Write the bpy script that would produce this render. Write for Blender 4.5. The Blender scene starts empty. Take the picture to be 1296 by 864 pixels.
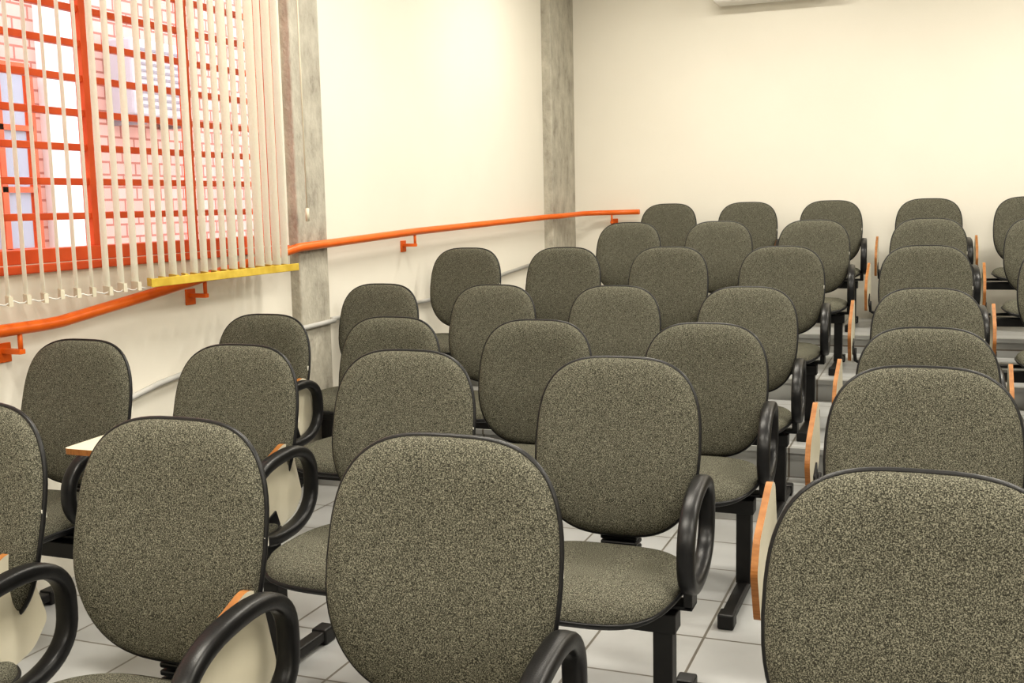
import bpy, math, random
import numpy as np
from mathutils import Vector, Matrix
random.seed(4)
scene=bpy.context.scene
scene.view_settings.view_transform='Standard'
try: scene.view_settings.look='Medium High Contrast'
except Exception: pass
scene.view_settings.exposure=0.13
COL=scene.collection

# ------------------------------------------------------------ materials
def mat(name,col=(0.5,0.5,0.5),rough=0.6,metal=0.0,spec=0.5):
    m=bpy.data.materials.new(name); m.use_nodes=True
    b=m.node_tree.nodes['Principled BSDF']
    b.inputs['Base Color'].default_value=(*col,1); b.inputs['Roughness'].default_value=rough
    b.inputs['Metallic'].default_value=metal; b.inputs['Specular IOR Level'].default_value=spec
    return m
def nodes(m): return m.node_tree.nodes,m.node_tree.links,m.node_tree.nodes['Principled BSDF']
def ramp(N,stops):
    r=N.new('ShaderNodeValToRGB'); e=r.color_ramp.elements
    e[0].position=stops[0][0]; e[0].color=(*stops[0][1],1)
    e[1].position=stops[-1][0]; e[1].color=(*stops[-1][1],1)
    for p,c in stops[1:-1]:
        k=e.new(p); k.color=(*c,1)
    return r
def noisy(name,stops,scale,detail=4,rough=0.7,bump=0.0,bscale=None,stretch=(1,1,1),coord='Object',spec=0.4,nrough=0.5):
    m=mat(name,(.5,.5,.5),rough,0,spec); N,L,b=nodes(m)
    tc=N.new('ShaderNodeTexCoord'); mp=N.new('ShaderNodeMapping'); mp.inputs['Scale'].default_value=stretch
    L.new(tc.outputs[coord],mp.inputs['Vector'])
    n=N.new('ShaderNodeTexNoise'); n.inputs['Scale'].default_value=scale; n.inputs['Detail'].default_value=detail
    n.inputs['Roughness'].default_value=nrough
    L.new(mp.outputs[0],n.inputs['Vector']); r=ramp(N,stops); L.new(n.outputs['Fac'],r.inputs['Fac'])
    L.new(r.outputs['Color'],b.inputs['Base Color'])
    if bump:
        n2=n
        if bscale:
            n2=N.new('ShaderNodeTexNoise'); n2.inputs['Scale'].default_value=bscale; n2.inputs['Detail'].default_value=3
            L.new(mp.outputs[0],n2.inputs['Vector'])
        bp=N.new('ShaderNodeBump'); bp.inputs['Strength'].default_value=bump; bp.inputs['Distance'].default_value=0.01
        L.new(n2.outputs['Fac'],bp.inputs['Height']); L.new(bp.outputs[0],b.inputs['Normal'])
    return m

M_fabric=noisy('tweed_fabric',[(0.37,(0.030,0.029,0.023)),(0.47,(0.072,0.070,0.055)),(0.54,(0.134,0.130,0.102)),(0.64,(0.258,0.249,0.197))],500,2,0.95,0.3,stretch=(1,1,1),spec=0.1,nrough=0.6)
M_black=noisy('black_plastic',[(0.3,(0.007,0.007,0.008)),(0.7,(0.012,0.012,0.013))],40,3,0.36,0.05,bscale=300)
M_steel=noisy('black_painted_steel',[(0.3,(0.007,0.007,0.007)),(0.7,(0.013,0.012,0.012))],15,3,0.45)
M_lam=noisy('cream_laminate',[(0.3,(0.60,0.56,0.44)),(0.7,(0.68,0.64,0.52))],6,3,0.4)
M_wood=noisy('wood_edge',[(0.3,(0.24,0.095,0.024)),(0.7,(0.36,0.155,0.045))],30,4,0.5,stretch=(1,1,6))
M_tag=mat('white_tag',(0.8,0.78,0.7),0.7)
M_wall=noisy('painted_wall',[(0.3,(0.79,0.755,0.67)),(0.7,(0.825,0.79,0.705))],1.3,4,0.75,0.04,bscale=60,spec=0.25)
M_ceil=noisy('ceiling_paint',[(0.3,(0.60,0.58,0.53)),(0.7,(0.65,0.63,0.58))],2,3,0.8)
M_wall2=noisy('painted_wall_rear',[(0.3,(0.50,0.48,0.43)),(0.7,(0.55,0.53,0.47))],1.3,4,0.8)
M_conc=noisy('raw_concrete',[(0.25,(0.21,0.195,0.16)),(0.42,(0.39,0.365,0.31)),(0.6,(0.50,0.475,0.405)),(0.8,(0.62,0.59,0.51))],7,10,0.9,0.5,bscale=45,stretch=(1.5,1.5,0.9),nrough=0.7)
M_orange=noisy('orange_enamel',[(0.3,(0.70,0.135,0.015)),(0.7,(0.76,0.165,0.022))],8,3,0.32)
M_wframe=noisy('orange_window_paint',[(0.3,(0.58,0.08,0.020)),(0.7,(0.68,0.115,0.03))],8,3,0.4)
M_pipe=noisy('grey_conduit',[(0.3,(0.42,0.42,0.40)),(0.7,(0.5,0.49,0.47))],9,3,0.5)
M_acw=mat('white_appliance_plastic',(0.8,0.79,0.76),0.4)
M_aco=mat('weathered_appliance_metal',(0.50,0.45,0.48),0.5)
M_acl=mat('louver_metal',(0.26,0.22,0.24),0.5)
M_yel=noisy('yellow_bottom_strip',[(0.35,(0.52,0.36,0.045)),(0.65,(0.66,0.49,0.085))],14,2,0.6)
def slat_mat():
    m=mat('blind_fabric',(0.80,0.72,0.54),0.85,0,0.1); N,L,b=nodes(m)
    t=N.new('ShaderNodeBsdfTranslucent'); t.inputs['Color'].default_value=(0.82,0.87,0.78,1)
    mx=N.new('ShaderNodeMixShader'); mx.inputs['Fac'].default_value=0.4
    tc=N.new('ShaderNodeTexCoord'); n=N.new('ShaderNodeTexNoise'); n.inputs['Scale'].default_value=90
    L.new(tc.outputs['Object'],n.inputs['Vector']); r=ramp(N,[(0.3,(0.74,0.77,0.67)),(0.7,(0.80,0.83,0.74))])
    L.new(n.outputs['Fac'],r.inputs['Fac']); L.new(r.outputs[0],b.inputs['Base Color'])
    o=N['Material Output']; L.new(b.outputs[0],mx.inputs[1]); L.new(t.outputs[0],mx.inputs[2]); L.new(mx.outputs[0],o.inputs['Surface'])
    return m
M_slat=slat_mat()
def brickmat(name,c1,c2,cm,scale,bw,bh,mortar,rough,offset=0.0,axis='XY',bump=0.2,varscale=3,spec=0.5):
    m=mat(name,c1,rough,0,spec); N,L,b=nodes(m)
    g=N.new('ShaderNodeNewGeometry'); sx=N.new('ShaderNodeSeparateXYZ'); cx=N.new('ShaderNodeCombineXYZ')
    L.new(g.outputs['Position'],sx.inputs[0])
    L.new(sx.outputs[axis[0]],cx.inputs['X']); L.new(sx.outputs[axis[1]],cx.inputs['Y'])
    br=N.new('ShaderNodeTexBrick'); br.offset=offset; br.offset_frequency=2; br.squash=1
    br.inputs['Scale'].default_value=scale; br.inputs['Brick Width'].default_value=bw; br.inputs['Row Height'].default_value=bh
    br.inputs['Mortar Size'].default_value=mortar; br.inputs['Mortar Smooth'].default_value=0.1
    br.inputs['Color1'].default_value=(*c1,1); br.inputs['Color2'].default_value=(*c2,1); br.inputs['Mortar'].default_value=(*cm,1)
    L.new(cx.outputs[0],br.inputs['Vector'])
    n=N.new('ShaderNodeTexNoise'); n.inputs['Scale'].default_value=varscale; n.inputs['Detail'].default_value=5
    L.new(g.outputs['Position'],n.inputs['Vector'])
    r=ramp(N,[(0.3,(0.82,0.82,0.82)),(0.7,(1,1,1))]); L.new(n.outputs['Fac'],r.inputs['Fac'])
    mx=N.new('ShaderNodeMix'); mx.data_type='RGBA'; mx.blend_type='MULTIPLY'; mx.inputs[0].default_value=1
    L.new(br.outputs['Color'],mx.inputs[6]); L.new(r.outputs[0],mx.inputs[7]); L.new(mx.outputs[2],b.inputs['Base Color'])
    if bump:
        bp=N.new('ShaderNodeBump'); bp.invert=True; bp.inputs['Strength'].default_value=bump; bp.inputs['Distance'].default_value=0.004
        L.new(br.outputs['Fac'],bp.inputs['Height']); L.new(bp.outputs[0],b.inputs['Normal'])
    return m
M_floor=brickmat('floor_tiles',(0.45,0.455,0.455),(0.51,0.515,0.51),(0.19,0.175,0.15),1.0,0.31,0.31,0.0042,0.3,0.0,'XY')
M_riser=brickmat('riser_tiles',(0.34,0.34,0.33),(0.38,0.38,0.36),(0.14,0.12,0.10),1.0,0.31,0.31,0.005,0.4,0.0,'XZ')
M_brick=brickmat('pink_brick',(0.78,0.47,0.41),(0.74,0.41,0.35),(0.48,0.18,0.14),1.0,0.30,0.10,0.009,0.9,0.5,'YZ')
M_ground=noisy('paved_ground',[(0.3,(0.35,0.32,0.28)),(0.7,(0.5,0.46,0.4))],4,5,0.9)
M_white=noisy('white_render',[(0.3,(0.78,0.78,0.78)),(0.7,(0.85,0.85,0.85))],3,4,0.8)
M_pane=mat('bluish_glass_pane',(0.34,0.34,0.41),0.15)
def emit(name,col,s):
    m=bpy.data.materials.new(name); m.use_nodes=True; N=m.node_tree.nodes; L=m.node_tree.links
    e=N.new('ShaderNodeEmission'); e.inputs[0].default_value=(*col,1); e.inputs[1].default_value=s
    L.new(e.outputs[0],N['Material Output'].inputs['Surface']); return m
M_tube=emit('fluorescent_tube_glow',(1,0.95,0.85),8)

# ------------------------------------------------------------ mesh helpers
def place(name,me,parent=None,loc=(0,0,0),rot=(0,0,0)):
    o=bpy.data.objects.new(name,me); COL.objects.link(o); o.location=loc; o.rotation_euler=rot
    if parent: o.parent=parent
    return o
def empty(name,loc=(0,0,0),rot=(0,0,0)):
    o=bpy.data.objects.new(name,None); o.empty_display_size=0.1; COL.objects.link(o); o.location=loc; o.rotation_euler=rot; return o
class MB:
    def __init__(s): s.V=[];s.F=[];s.M=[];s.S=[]
    def box(s,x0,x1,y0,y1,z0,z1,m=0,T=None):
        n=len(s.V); P=[(x,y,z) for x in(x0,x1) for y in(y0,y1) for z in(z0,z1)]
        if T: P=[tuple(T@Vector(p)) for p in P]
        s.V+=P
        for f in [(0,1,3,2),(4,6,7,5),(0,4,5,1),(2,3,7,6),(0,2,6,4),(1,5,7,3)]: s.F.append([n+i for i in f]); s.M.append(m); s.S.append(False)
    def bbox(s,x0,x1,y0,y1,z0,z1,b=0.004,m=0,T=None):
        import bmesh
        bm=bmesh.new(); bmesh.ops.create_cube(bm,size=1)
        for v in bm.verts: v.co=Vector(((x0+x1)/2+v.co.x*(x1-x0),(y0+y1)/2+v.co.y*(y1-y0),(z0+z1)/2+v.co.z*(z1-z0)))
        bmesh.ops.bevel(bm,geom=bm.edges[:],offset=b,segments=2,affect='EDGES',profile=0.5)
        n=len(s.V); bm.verts.index_update()
        for v in bm.verts: s.V.append(tuple(T@v.co) if T else tuple(v.co))
        for f in bm.faces: s.F.append([n+v.index for v in f.verts]); s.M.append(m); s.S.append(False)
        bm.free()
    def tube(s,path,r,seg=10,m=0,closed=False,cap=True,sect=None,up=Vector((0,0,1))):
        path=[Vector(p) for p in path]; n=len(path); n0=len(s.V)
        if sect is None: sect=[(r*math.cos(2*math.pi*k/seg),r*math.sin(2*math.pi*k/seg)) for k in range(seg)]
        seg=len(sect)
        for i,p in enumerate(path):
            if closed: t=path[(i+1)%n]-path[i-1]
            else: t=path[min(i+1,n-1)]-path[max(i-1,0)]
            t.normalize(); a=up.cross(t)
            if a.length<1e-3: a=Vector((1,0,0)).cross(t)
            a.normalize(); b=t.cross(a)
            for (u,v) in sect: s.V.append(tuple(p+a*u+b*v))
        for i in range(n if closed else n-1):
            j=(i+1)%n
            for k in range(seg):
                l=(k+1)%seg; s.F.append([n0+i*seg+k,n0+i*seg+l,n0+j*seg+l,n0+j*seg+k]); s.M.append(m); s.S.append(True)
        if cap and not closed:
            s.F.append([n0+k for k in range(seg)][::-1]); s.M.append(m); s.S.append(False)
            s.F.append([n0+(n-1)*seg+k for k in range(seg)]); s.M.append(m); s.S.append(False)
    def mesh(s,name,mats):
        me=bpy.data.meshes.new(name); me.from_pydata(s.V,[],s.F)
        for m in (mats if isinstance(mats,list) else [mats]): me.materials.append(m)
        me.polygons.foreach_set('material_index',s.M); me.polygons.foreach_set('use_smooth',s.S); me.update(); return me
    def obj(s,name,mats,parent=None,loc=(0,0,0),rot=(0,0,0)): return place(name,s.mesh(name,mats),parent,loc,rot)

# ------------------------------------------------------------ chair parts (chair local: faces -Y, origin on floor under back top)
T_TOP=0.89
def spow(c,e): return math.copysign(abs(c)**e,c)
def back_outline(t,a=0.220,b=0.232):
    c,s=math.cos(t),math.sin(t)
    n=3.25 if s>0 else 2.95
    x=a*spow(c,2/n); y=b*spow(s,2/n)
    x*=1-0.08*max(0,-y/b)**1.5-0.04*max(0,y/b)**1.5
    return x,y
def pad(outline,prof_f,prof_b,curve,seg=72):
    mb_=MB(); rs=[0.0,.2,.4,.58,.72,.83,.90,.94,.97,.99,1.0]
    def add(side):
        ids=[]
        for r in rs:
            if r==0:
                mb_.V.append((0,0,curve(0,0)+side(0,0,0))); ids.append([len(mb_.V)-1]); continue
            row=[]
            for k in range(seg):
                x,y=outline(2*math.pi*k/seg); x*=r;y*=r
                mb_.V.append((x,y,curve(x,y)+side(x,y,r))); row.append(len(mb_.V)-1)
            ids.append(row)
        return ids
    A=add(prof_f); B=add(prof_b)
    def faces(ids,m,flip):
        for i in range(len(ids)-1):
            for k in range(seg):
                l=(k+1)%seg
                f=[ids[0][0],ids[1][k],ids[1][l]] if i==0 else [ids[i][k],ids[i+1][k],ids[i+1][l],ids[i][l]]
                if flip: f=f[::-1]
                mb_.F.append(f); mb_.M.append(m); mb_.S.append(True)
    faces(A,0,False); faces(B,1,True)
    for k in range(seg):
        l=(k+1)%seg; mb_.F.append([A[-1][k],B[-1][k],B[-1][l],A[-1][l]]); mb_.M.append(1); mb_.S.append(True)
    path=[]
    for k in range(seg):
        x,y=outline(2*math.pi*k/seg); path.append((x*1.002,y*1.002,curve(x,y)-0.004))
    mb_.tube(path,0.0055,8,m=1,closed=True,up=Vector((0,0,1)))
    return mb_
bk_curve=lambda x,y: 0.40*x*x+ (0.010*math.exp(-((y+0.07)/0.11)**2))
B=pad(back_outline,lambda x,y,r:0.031*(1-r**8)**0.6 ,lambda x,y,r:-0.022*(1-r**8)**0.5-0.004,bk_curve)
TILT=math.radians(9)
def to_chair(v,org):
    x,y,w=v; p=Vector(org)+Vector((x, y*math.sin(TILT)-w*math.cos(TILT), y*math.cos(TILT)+w*math.sin(TILT))); return tuple(p)
org=(0,-0.232*math.sin(TILT),T_TOP-0.232*math.cos(TILT)-0.003)
B.V=[to_chair(v,org) for v in B.V]
ME_back=B.mesh('backrest',[M_fabric,M_black])
tg=MB(); tg.box(-0.001,0.0015,-0.006,0.006,-0.009,0.009)
ME_tag=tg.mesh('tag',M_tag)
def seat_outline(t,a=0.232,b=0.225):
    c,s=math.cos(t),math.sin(t); n=3.9 if s<0 else 3.0
    x=a*spow(c,2/n); y=b*spow(s,2/n); x*=1-0.06*max(0,y/b)-.03*max(0,-y/b); return x,y
st_curve=lambda x,y: -0.25*max(0,-y-0.10)**1.6*2.2+0.15*x*x
S=pad(seat_outline,lambda x,y,r:0.042*(1-r**7)**0.55,lambda x,y,r:-0.030*(1-r**7)**0.5-0.004,st_curve)
SEATY=-0.285
S.V=[(v[0],v[1]+SEATY,v[2]+0.378) for v in S.V]
ME_seat=S.mesh('seat',[M_fabric,M_black])
P=MB()
pth=[(-0.20,0.335),(-0.09,0.335),(-0.04,0.343),(-0.018,0.37),(-0.012,0.45),(0.0,0.56),(0.012,0.64)]
for i in range(len(pth)-1):
    (y0,z0),(y1,z1)=pth[i],pth[i+1]; d=Vector((0,y1-y0,z1-z0)); L=d.length; ang=math.atan2(z1-z0,y1-y0)
    T=Matrix.Translation((0,y0,z0))@Matrix.Rotation(ang,4,'X')
    P.box(-0.032,0.032,-0.003,L+0.003,-0.005,0.005,T=T)
for k in range(6):
    P.bbox(-0.05,0.05,-0.045,0.012,0.375+k*0.016,0.387+k*0.016,0.004)
P.bbox(-0.11,0.11,SEATY-0.12,SEATY+0.12,0.325,0.347,0.004)
ME_spine=P.mesh('spine_bracket',M_black)
# armrest loop
AX=0.260; AY=-0.215
R=MB(); path=[]
for k in range(48):
    t=2*math.pi*k/48; c,s=math.cos(t),math.sin(t)
    y=0.175*spow(c,2/2.5); z=0.111*spow(s,2/2.5)
    z+=0.08*y*(1 if s>0 else .2)
    path.append((AX-0.06*y,AY+y,0.497+z))
sect=[]
for k in range(16):
    t=2*math.pi*k/16; sect.append((0.021*spow(math.cos(t),0.6),0.0165*spow(math.sin(t),0.7)))
for i,p in enumerate(path):
    q=Vector(path[(i+1)%48])-Vector(path[i-1]); q.normalize(); nx=Vector((1,0,0)); rad=q.cross(nx); rad.normalize()
    for (u,v) in sect: R.V.append(tuple(Vector(p)+nx*u+rad*v))
for i in range(48):
    j=(i+1)%48
    for k in range(16):
        l=(k+1)%16; R.F.append([i*16+k,i*16+l,j*16+l,j*16+k]); R.M.append(0); R.S.append(True)
R.bbox(AX-0.018,AX+0.004,-0.29,-0.23,0.33,0.40,0.003)
R.bbox(0.09,AX+0.004,-0.29,-0.23,0.328,0.340,0.003)
ME_arm=R.mesh('armrest_loop',M_black)
def tablet_mesh():
    t=MB(); pts=[(-0.14,-0.09),(0.08,-0.11),(0.14,-0.08),(0.155,0.08),(0.125,0.11),(-0.08,0.10),(-0.14,0.05)]
    out=[]; n=len(pts)
    for i in range(n):
        p0,p1,p2=Vector(pts[i-1]),Vector(pts[i]),Vector(pts[(i+1)%n])
        a=p1+(p0-p1).normalized()*0.018; b=p1+(p2-p1).normalized()*0.018
        for k in range(5):
            s=k/4; out.append((a*(1-s)**2+p1*2*s*(1-s)+b*s*s))
    th=0.008; m=len(out)
    for sx in (-th,th):
        for p in out: t.V.append((sx,p.x,p.y))
    t.F.append(list(range(m))[::-1]); t.M.append(0); t.S.append(False)
    t.F.append(list(range(m,2*m))); t.M.append(0); t.S.append(False)
    for k in range(m):
        l=(k+1)%m; t.F.append([k,l,m+l,m+k]); t.M.append(1); t.S.append(False)
    t.bbox(th,th+0.006,-0.075,0.0,-0.09,-0.04,0.002,m=2)
    return t.mesh('writing_tablet',[M_lam,M_wood,M_black])
ME_tab=tablet_mesh()
def tarm(xo):
    tb=MB()
    tb.tube([(-0.11,-0.20,0.335),(xo+.03,-0.20,0.335),(xo+.016,-0.20,0.342),(xo+.013,-0.20,0.37),(xo+.013,-0.20,0.405)],0.009,10)
    return tb.mesh('tablet_arm',M_steel)
ME_tarm=tarm(-.374); ME_tarm0=tarm(-.335)
tb=MB()
tb.tube([(-0.11,-0.20,0.335),(-0.25,-0.20,0.335),(-0.268,-0.20,0.35),(-0.27,-0.20,0.56),(-0.268,-0.22,0.60),(-0.262,-0.30,0.625),(-0.22,-0.38,0.652)],0.014,10)
tb.bbox(-.24,-.08,-.46,-.38,.650,.664,.003)
ME_tarmO=tb.mesh('tablet_arm',M_steel)
tb=MB()
tb.tube([(-0.11,-0.20,0.335),(-0.25,-0.20,0.335),(-0.272,-0.20,0.35),(-0.274,-0.20,0.48),(-0.274,-0.22,0.505),(-0.274,-0.29,0.51),(-0.274,-0.33,0.495),(-0.274,-0.345,0.45)],0.018,12)
ME_tarmB=tb.mesh('tablet_arm',M_black)
bm_=MB(); bm_.bbox(-0.302,0.302,-0.315,-0.255,0.275,0.325,0.004); ME_beam=bm_.mesh('beam',M_steel)
bm_=MB(); bm_.bbox(-0.302,0.215,-0.315,-0.255,0.275,0.325,0.004); ME_beamR=bm_.mesh('beam',M_steel)
bm_=MB(); bm_.bbox(-0.215,0.302,-0.315,-0.255,0.275,0.325,0.004); ME_beamL=bm_.mesh('beam',M_steel)
lg=MB(); lg.bbox(-0.024,0.024,-0.30,-0.25,0.035,0.30,0.004); lg.bbox(-0.02,0.02,-0.60,-0.03,0.012,0.042,0.005)
lg.bbox(-0.025,0.025,-0.625,-0.565,0.0,0.048,0.006); lg.bbox(-0.025,0.025,-0.065,-0.005,0.0,0.048,0.006)
ME_leg=lg.mesh('leg',M_steel)

YR=[1.69,2.75,3.80,4.83,5.87,7.16,8.33]
FZ=[0,0,0,0,0.14,0.26,0.38]
TOPZ=[1.30-d for d in [0.398,0.407,0.432,0.384,0.251,0.141,0.025]]
X1=[-.77,-.77,-.77,-.77,-.76,-.73,-.73]; X0=[-.012,-.02,-.02,-.03,-.05,-.05,-.06]
adj={(0,1):-.013,(0,2):.015,(0,3):.09,(1,2):-.024,(1,3):.012,(1,4):.005,(2,1):.02,(2,2):-.01,(2,3):-.014,(3,4):-.01}
def chair(x,row,legs=(),tablet='down',beam=ME_beam,toff=-.374,dz2=0,ax=0):
    e=empty('lecture_chair',(x,YR[row],FZ[row]),(0,0,0))
    dz=TOPZ[row]-FZ[row]-T_TOP+dz2
    rr=math.radians(random.uniform(-1.5,1.5))
    place('backrest',ME_back,e,(0,0,dz),(0,0,rr)); place('seat',ME_seat,e,(0,0,0),(0,0,rr*.4))
    place('spine_bracket',ME_spine,e)
    place('tag',ME_tag,e,(0.220,-0.052,0.68+dz))
    place('armrest_loop',ME_arm,e,(ax,0,0))
    place('beam',beam,e)
    place('tablet_arm',{'down':ME_tarm if toff<-.35 else ME_tarm0,'open':ME_tarmO,None:ME_tarmB}[tablet],e)
    a=(random.uniform(-.010,.010),random.uniform(-.006,.006),random.uniform(-3,3),random.uniform(-1,1))
    if tablet=='down':
        inner=toff<-.35
        place('writing_tablet',ME_tab,e,(toff,(-0.175 if inner else -.27)+a[0],(.472 if inner else .492)+a[1]),(math.radians(22+a[2]),0,math.radians(a[3])))
    elif tablet=='open': place('writing_tablet',ME_tab,e,(-0.09,-0.42,0.675),(0,math.radians(90),0))
    for i,lx in enumerate(legs): place('leg_%d'%(i+1),ME_leg,e,(lx,0,0))
for r in range(7):
    ncol=5 if r<5 else 4
    for c in range(1,ncol):
        x=X1[r]-0.603*(c-1)+adj.get((r,c),0)
        legs=[]; bm=ME_beam
        if c==1: legs=[0.18]; bm=ME_beamR
        if c==ncol-1: legs=[-0.18]; bm=ME_beamL
        if c==2: legs=[-0.30]
        chair(x,r,legs,'open' if (r,c)==(1,3) else 'down',bm,toff=-.30 if (c==4) else -.374,dz2=.008 if (r,c)==(0,3) else 0,ax=-.014 if c==1 else 0)
    chair(X0[r],r,[-0.16],'down' if r else None,beam=ME_beamL,toff=-.335,dz2=-.009 if r==0 else 0)
    chair(X0[r]+0.645,r,[],toff=-.335)
    chair(X0[r]+1.25,r,[0.16],beam=ME_beamR)

# ------------------------------------------------------------ room shell
XL,XR,YB,YF,ZC=-2.87,4.2,8.62,-2.6,3.3
W0,W1,WZ0,WZ1=0.9,4.42,1.13,2.72
def box_obj(name,x0,x1,y0,y1,z0,z1,m,parent=None):
    b=MB(); b.box(x0,x1,y0,y1,z0,z1); return b.obj(name,m,parent)
box_obj('floor',XL-.2,XR+.2,YF-.2,YB+.2,-0.15,0.0,M_floor)
steps=[(5.10,0.14),(6.36,0.26),(7.52,0.38)]
for i,(ys,z) in enumerate(steps):
    s=MB(); ye=steps[i+1][0] if i<2 else YB
    s.box(XL,XR,ys,ye,0.0005,z)
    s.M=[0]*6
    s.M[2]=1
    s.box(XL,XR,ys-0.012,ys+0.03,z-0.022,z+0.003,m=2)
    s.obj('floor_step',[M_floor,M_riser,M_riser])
wl=MB()
wl.box(XL-.15,XL,YF,W0,0,ZC); wl.box(XL-.15,XL,W1,YB,0,ZC); wl.box(XL-.15,XL,W0,W1,0,WZ0); wl.box(XL-.15,XL,W0,W1,WZ1,ZC)
wl.obj('wall_left',M_wall)
box_obj('wall_back',XL-.15,XR+.15,YB,YB+.15,0,ZC,M_wall)
box_obj('wall_right',XR,XR+.15,YF,YB,0,ZC,M_wall2)
box_obj('wall_front',XL-.15,XR+.15,YF-.15,YF,0,ZC,M_wall2)
box_obj('ceiling',XL-.15,XR+.15,YF-.15,YB+.15,ZC,ZC+.1,M_ceil)
def pillar(x0,x1,y0,y1):
    b=MB(); b.bbox(x0,x1,y0,y1,0.0,ZC-0.001,0.008); b.obj('concrete_pillar',M_conc)
pillar(XL-.05,XL+.055,4.44,4.70)
pillar(XL-.05,XL+.075,8.06,YB+.02)

# window
win=empty('window_1',(XL-0.06,0,0))
w=MB()
w.bbox(-.03,.05,W1-.07,W1,WZ0,WZ1,.004); w.bbox(-.03,.03,W0,W0+.05,WZ0,WZ1,.004)
w.bbox(-.03,.04,W0,W1,WZ0-.0,WZ0+.05,.004); w.bbox(-.03,.03,W0,W1,WZ1-.05,WZ1,.004)
for yv,t in ((3.215,.032),(3.80,.024),(2.64,.022),(2.06,.032),(1.48,.022)):
    w.bbox(-.018,.022,yv-t/2,yv+t/2,WZ0,WZ1,.003)
k=0
while 1.29+.1237*k<WZ1-.05:
    z=1.29+.1237*k; w.bbox(-.012,.016,W0,W1,z-.0125,z+.0125,.003); k+=1
w.obj('frame',M_wframe,win)
gm=bpy.data.materials.new('window_glass'); gm.use_nodes=True; N=gm.node_tree.nodes; L=gm.node_tree.links
tr=N.new('ShaderNodeBsdfTransparent'); gl=N.new('ShaderNodeBsdfGlossy'); gl.inputs['Roughness'].default_value=.03
mx=N.new('ShaderNodeMixShader'); mx.inputs[0].default_value=.05
L.new(tr.outputs[0],mx.inputs[1]); L.new(gl.outputs[0],mx.inputs[2]); L.new(mx.outputs[0],N['Material Output'].inputs['Surface'])
g=MB(); g.V=[(-.02,W0+.03,WZ0+.03),(-.02,W1-.03,WZ0+.03),(-.02,W1-.03,WZ1-.03),(-.02,W0+.03,WZ1-.03)]; g.F=[[0,1,2,3]]; g.M=[0]; g.S=[False]
g.obj('glass',gm,win)
b=MB(); b.bbox(XL-.14,XL+.02,W0-.03,W1+.0,WZ0-.03,WZ0-.001,.005); b.obj('trim_1',M_wframe)

# blinds
def slat(mb,y,z0,z1,ang,wd=0.088,x=-2.72,wm=1):
    T=Matrix.Translation((x,y,0))@Matrix.Rotation(ang,4,'Z'); n0=len(mb.V); K=5
    for z in (z0,z1):
        for k in range(K):
            u=(k/(K-1)-.5)*wd; v=0.005*(1-(2*u/wd)**2)
            p=T@Vector((u,v,z)); mb.V.append(tuple(p))
    for k in range(K-1): mb.F.append([n0+k,n0+k+1,n0+K+k+1,n0+K+k]); mb.M.append(0); mb.S.append(True)
    mb.box(-wd/2,wd/2,-.003,.009,z0-.004,z0+.026,m=wm,T=T)
ZT=2.86
def blinds(y0,y1,sp,z0,ang,jit,strip):
    mb=MB(); y=y0
    while y<y1+1e-6:
        slat(mb,y,z0+random.uniform(-.004,.004),ZT,ang(y)+random.uniform(-jit,jit),wm=3 if strip else 1); y+=sp
    mb.bbox(-2.76,-2.68,y0-.06,y1+.06,ZT,ZT+.045,.004,m=2)
    if strip:
        mb.bbox(-2.679,-2.674,y0-.05,y1+.03,z0-.006,z0+.026,.002,m=3)
    pth=[]; n=int((y1-y0)/.02)
    for i in range(n+1):
        yy=y0+i*.02; pth.append((-2.70,yy,z0+.012-0.012*abs(math.sin((yy-y0)/sp*math.pi))))
    mb.tube(pth,0.0022,6,m=2)
    mb.obj('vertical_blind',[M_slat,M_lam,M_acw,M_yel])
blinds(1.2,3.22,.0735,1.02,lambda y:math.radians(-37),math.radians(4),False)
blinds(3.27,4.18,.0640,1.03,lambda y:math.radians(-36),math.radians(7),True)
c=MB(); c.tube([(-2.70,4.33,2.86),(-2.70,4.335,2.0),(-2.70,4.34,1.30)],.004,6); c.tube([(-2.70,4.34,1.30),(-2.70,4.34,1.24)],.009,8)
c.obj('blind_cord',M_lam)

# handrail
rail=MB()
pts=[(-2.79,0.6,.93),(-2.79,2.80,.93),(-2.79,2.88,.933),(-2.79,3.33,.985),(-2.79,3.72,1.035),(-2.79,4.30,1.105),(-2.79,4.40,1.118),(-2.79,5.65,1.155),(-2.79,8.02-.06,1.195)]
P2=[(-2.74,8.02,1.197),(-2.70,8.30,1.205),(-2.67,8.44,1.21),(-2.58,8.53,1.212),(-2.45,8.54,1.213),(-2.23,8.54,1.215)]
rail.tube(pts+P2,0.0205,14)
def rb(x,y,z,wall='L'):
    if wall=='L':
        rail.tube([(x,y,z-.01),(x,y,z-.075)],.008,8); rail.bbox(XL+.0,x+.008,y-.012,y+.012,z-.085,z-.068,.002); rail.bbox(XL,XL+.008,y-.03,y+.03,z-.115,z-.05,.002)
    else:
        rail.tube([(x,y,z-.01),(x,y,z-.075)],.008,8); rail.bbox(x-.012,x+.012,y-.008,YB,z-.085,z-.068,.002); rail.bbox(x-.03,x+.03,YB-.008,YB,z-.115,z-.05,.002)
for y,z in ((1.4,.93),(2.70,.93),(3.68,1.03),(5.62,1.154)): rb(-2.79,y,z)
rb(-2.46,8.54,1.213,'B')
rail.obj('handrail',M_orange)
p=MB(); p.tube([(-2.848,0.5,.57),(-2.848,3.2,.585),(-2.848,3.43,.625),(-2.848,4.38,.725),(-2.80,4.42,.735),(-2.80,4.71,.74),(-2.848,4.76,.74),(-2.848,5.9,.735),(-2.848,7.95,.86)],.012,10)
p.obj('wall_conduit',M_pipe)
a=MB(); a.bbox(-1.62,-0.72,8.38,YB-.002,2.765,3.06,.03,m=0); a.bbox(-1.55,-.79,8.365,8.40,2.79,2.83,.008,m=1)
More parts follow.
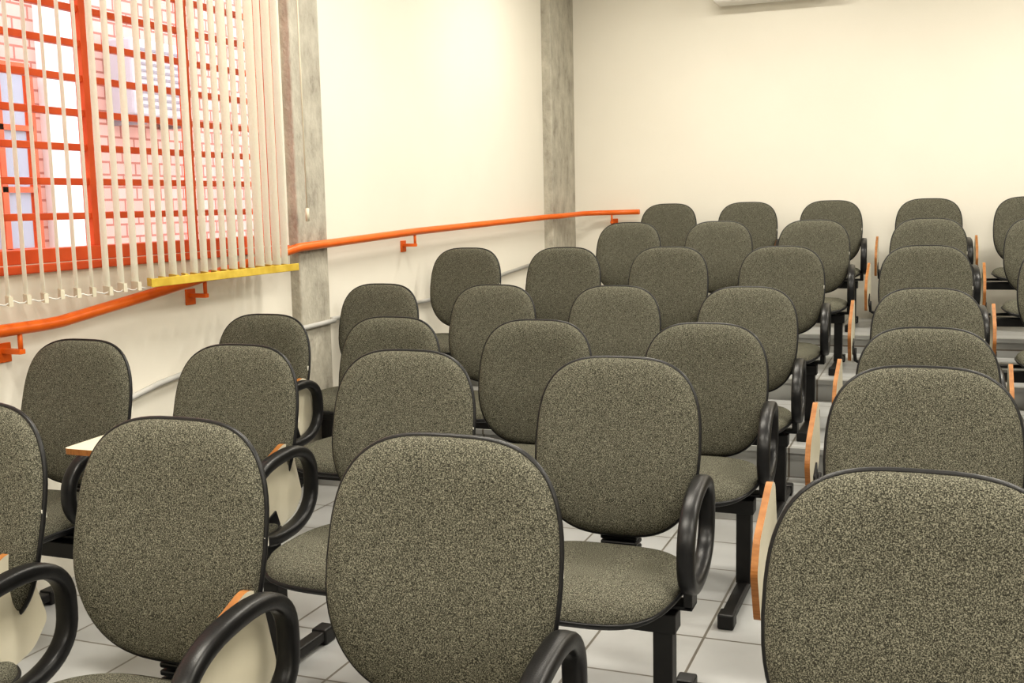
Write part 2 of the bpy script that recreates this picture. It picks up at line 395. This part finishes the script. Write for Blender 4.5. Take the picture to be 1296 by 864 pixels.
for i in range(5): a.box(-1.55,-.79,8.372,8.382,2.88+i*.03,2.887+i*.03,m=1)
a.obj('air_conditioner',[M_acw,M_pipe])

# ------------------------------------------------------------ outside
box_obj('ground',-14,XL-.16,-6,16,-0.4,-0.02,M_ground)
nb=MB(); XO=-6.2
nb.box(XO-.3,XO,-4,14,-.4,7,m=0)
nb.box(XO,XO+.06,6.35,6.80,-.4,7,m=1)
for (y0,y1,z0,z1) in ((5.0,6.2,.6,2.35),(10.2,11.7,.8,2.2)):
    nb.box(XO,XO+.05,y0,y1,z0,z1,m=3)
    nb.box(XO+.01,XO+.055,y0+.05,y1-.05,z0+.05,z1-.05,m=2)
    n=4
    for i in range(n+1):
        y=y0+(y1-y0)*i/n; nb.box(XO+.02,XO+.08,y-.025,y+.025,z0,z1,m=3)
    for i in range(5):
        z=z0+(z1-z0)*i/4; nb.box(XO+.02,XO+.08,y0,y1,z-.02,z+.02,m=3)
nb.obj('neighbour_building',[M_brick,M_white,M_pane,M_wframe])
ac=MB(); Y0=7.05; XA=XO+.28
ac.bbox(XO+.01,XA,Y0,Y0+.72,2.06,2.66,.02,m=0)
for i in range(9): ac.box(XA,XA+.007,Y0+.06,Y0+.66,2.13+i*.055,2.15+i*.055,m=1)
ac.box(XO+.01,XA+.03,Y0+.05,Y0+.1,1.99,2.06,m=1); ac.box(XO+.01,XA+.03,Y0+.62,Y0+.67,1.99,2.06,m=1)
ac.obj('outdoor_air_conditioner_unit',[M_aco,M_acl])

# ------------------------------------------------------------ lights
def lamp(x,y,pw):
    e=empty('fluorescent_ceiling_light',(x,y,ZC))
    h=MB(); h.bbox(-.62,.62,-.14,.14,-.05,-.001,.01); h.obj('housing',M_acw,e)
    t=MB(); t.tube([(-.6,-.06,-.07),(.6,-.06,-.07)],.013,10); t.tube([(-.6,.06,-.07),(.6,.06,-.07)],.013,10); t.obj('tubes',M_tube,e)
    l=bpy.data.lights.new('tube_light','AREA'); l.shape='RECTANGLE'; l.size=1.2; l.size_y=.25; l.energy=pw; l.color=(1,.945,.835)
    o=bpy.data.objects.new('tube_light',l); COL.objects.link(o); o.parent=e; o.location=(0,0,-.1)
for x,k in ((-1.4,1.08),(1.0,1.12),(3.2,.6)):
    for y,q in ((-1.0,1.12),(1.6,1.05),(4.2,.9),(6.8,.83)): lamp(x,y,42*k*q)
wd=bpy.data.worlds.new('sky'); scene.world=wd; wd.use_nodes=True
bg=wd.node_tree.nodes['Background']; bg.inputs[0].default_value=(.88,.94,1,1); bg.inputs[1].default_value=3.3

# ------------------------------------------------------------ camera
f,yaw,pit,roll=1374,.374,.126,.0213
fw=Vector((-math.sin(yaw)*math.cos(pit),math.cos(yaw)*math.cos(pit),-math.sin(pit)))
r=Vector((math.cos(yaw),math.sin(yaw),0)); u=r.cross(fw)
cr,sr=math.cos(roll),math.sin(roll)
R_=r*cr-u*sr; U_=u*cr+r*sr
cam=bpy.data.cameras.new('camera'); co=bpy.data.objects.new('camera',cam); COL.objects.link(co)
Mx=Matrix((R_,U_,-fw)).transposed().to_4x4(); Mx.translation=Vector((0,0,1.30)); co.matrix_world=Mx
cam.sensor_width=36; cam.lens=f/1296*36; cam.clip_start=.05
scene.camera=co
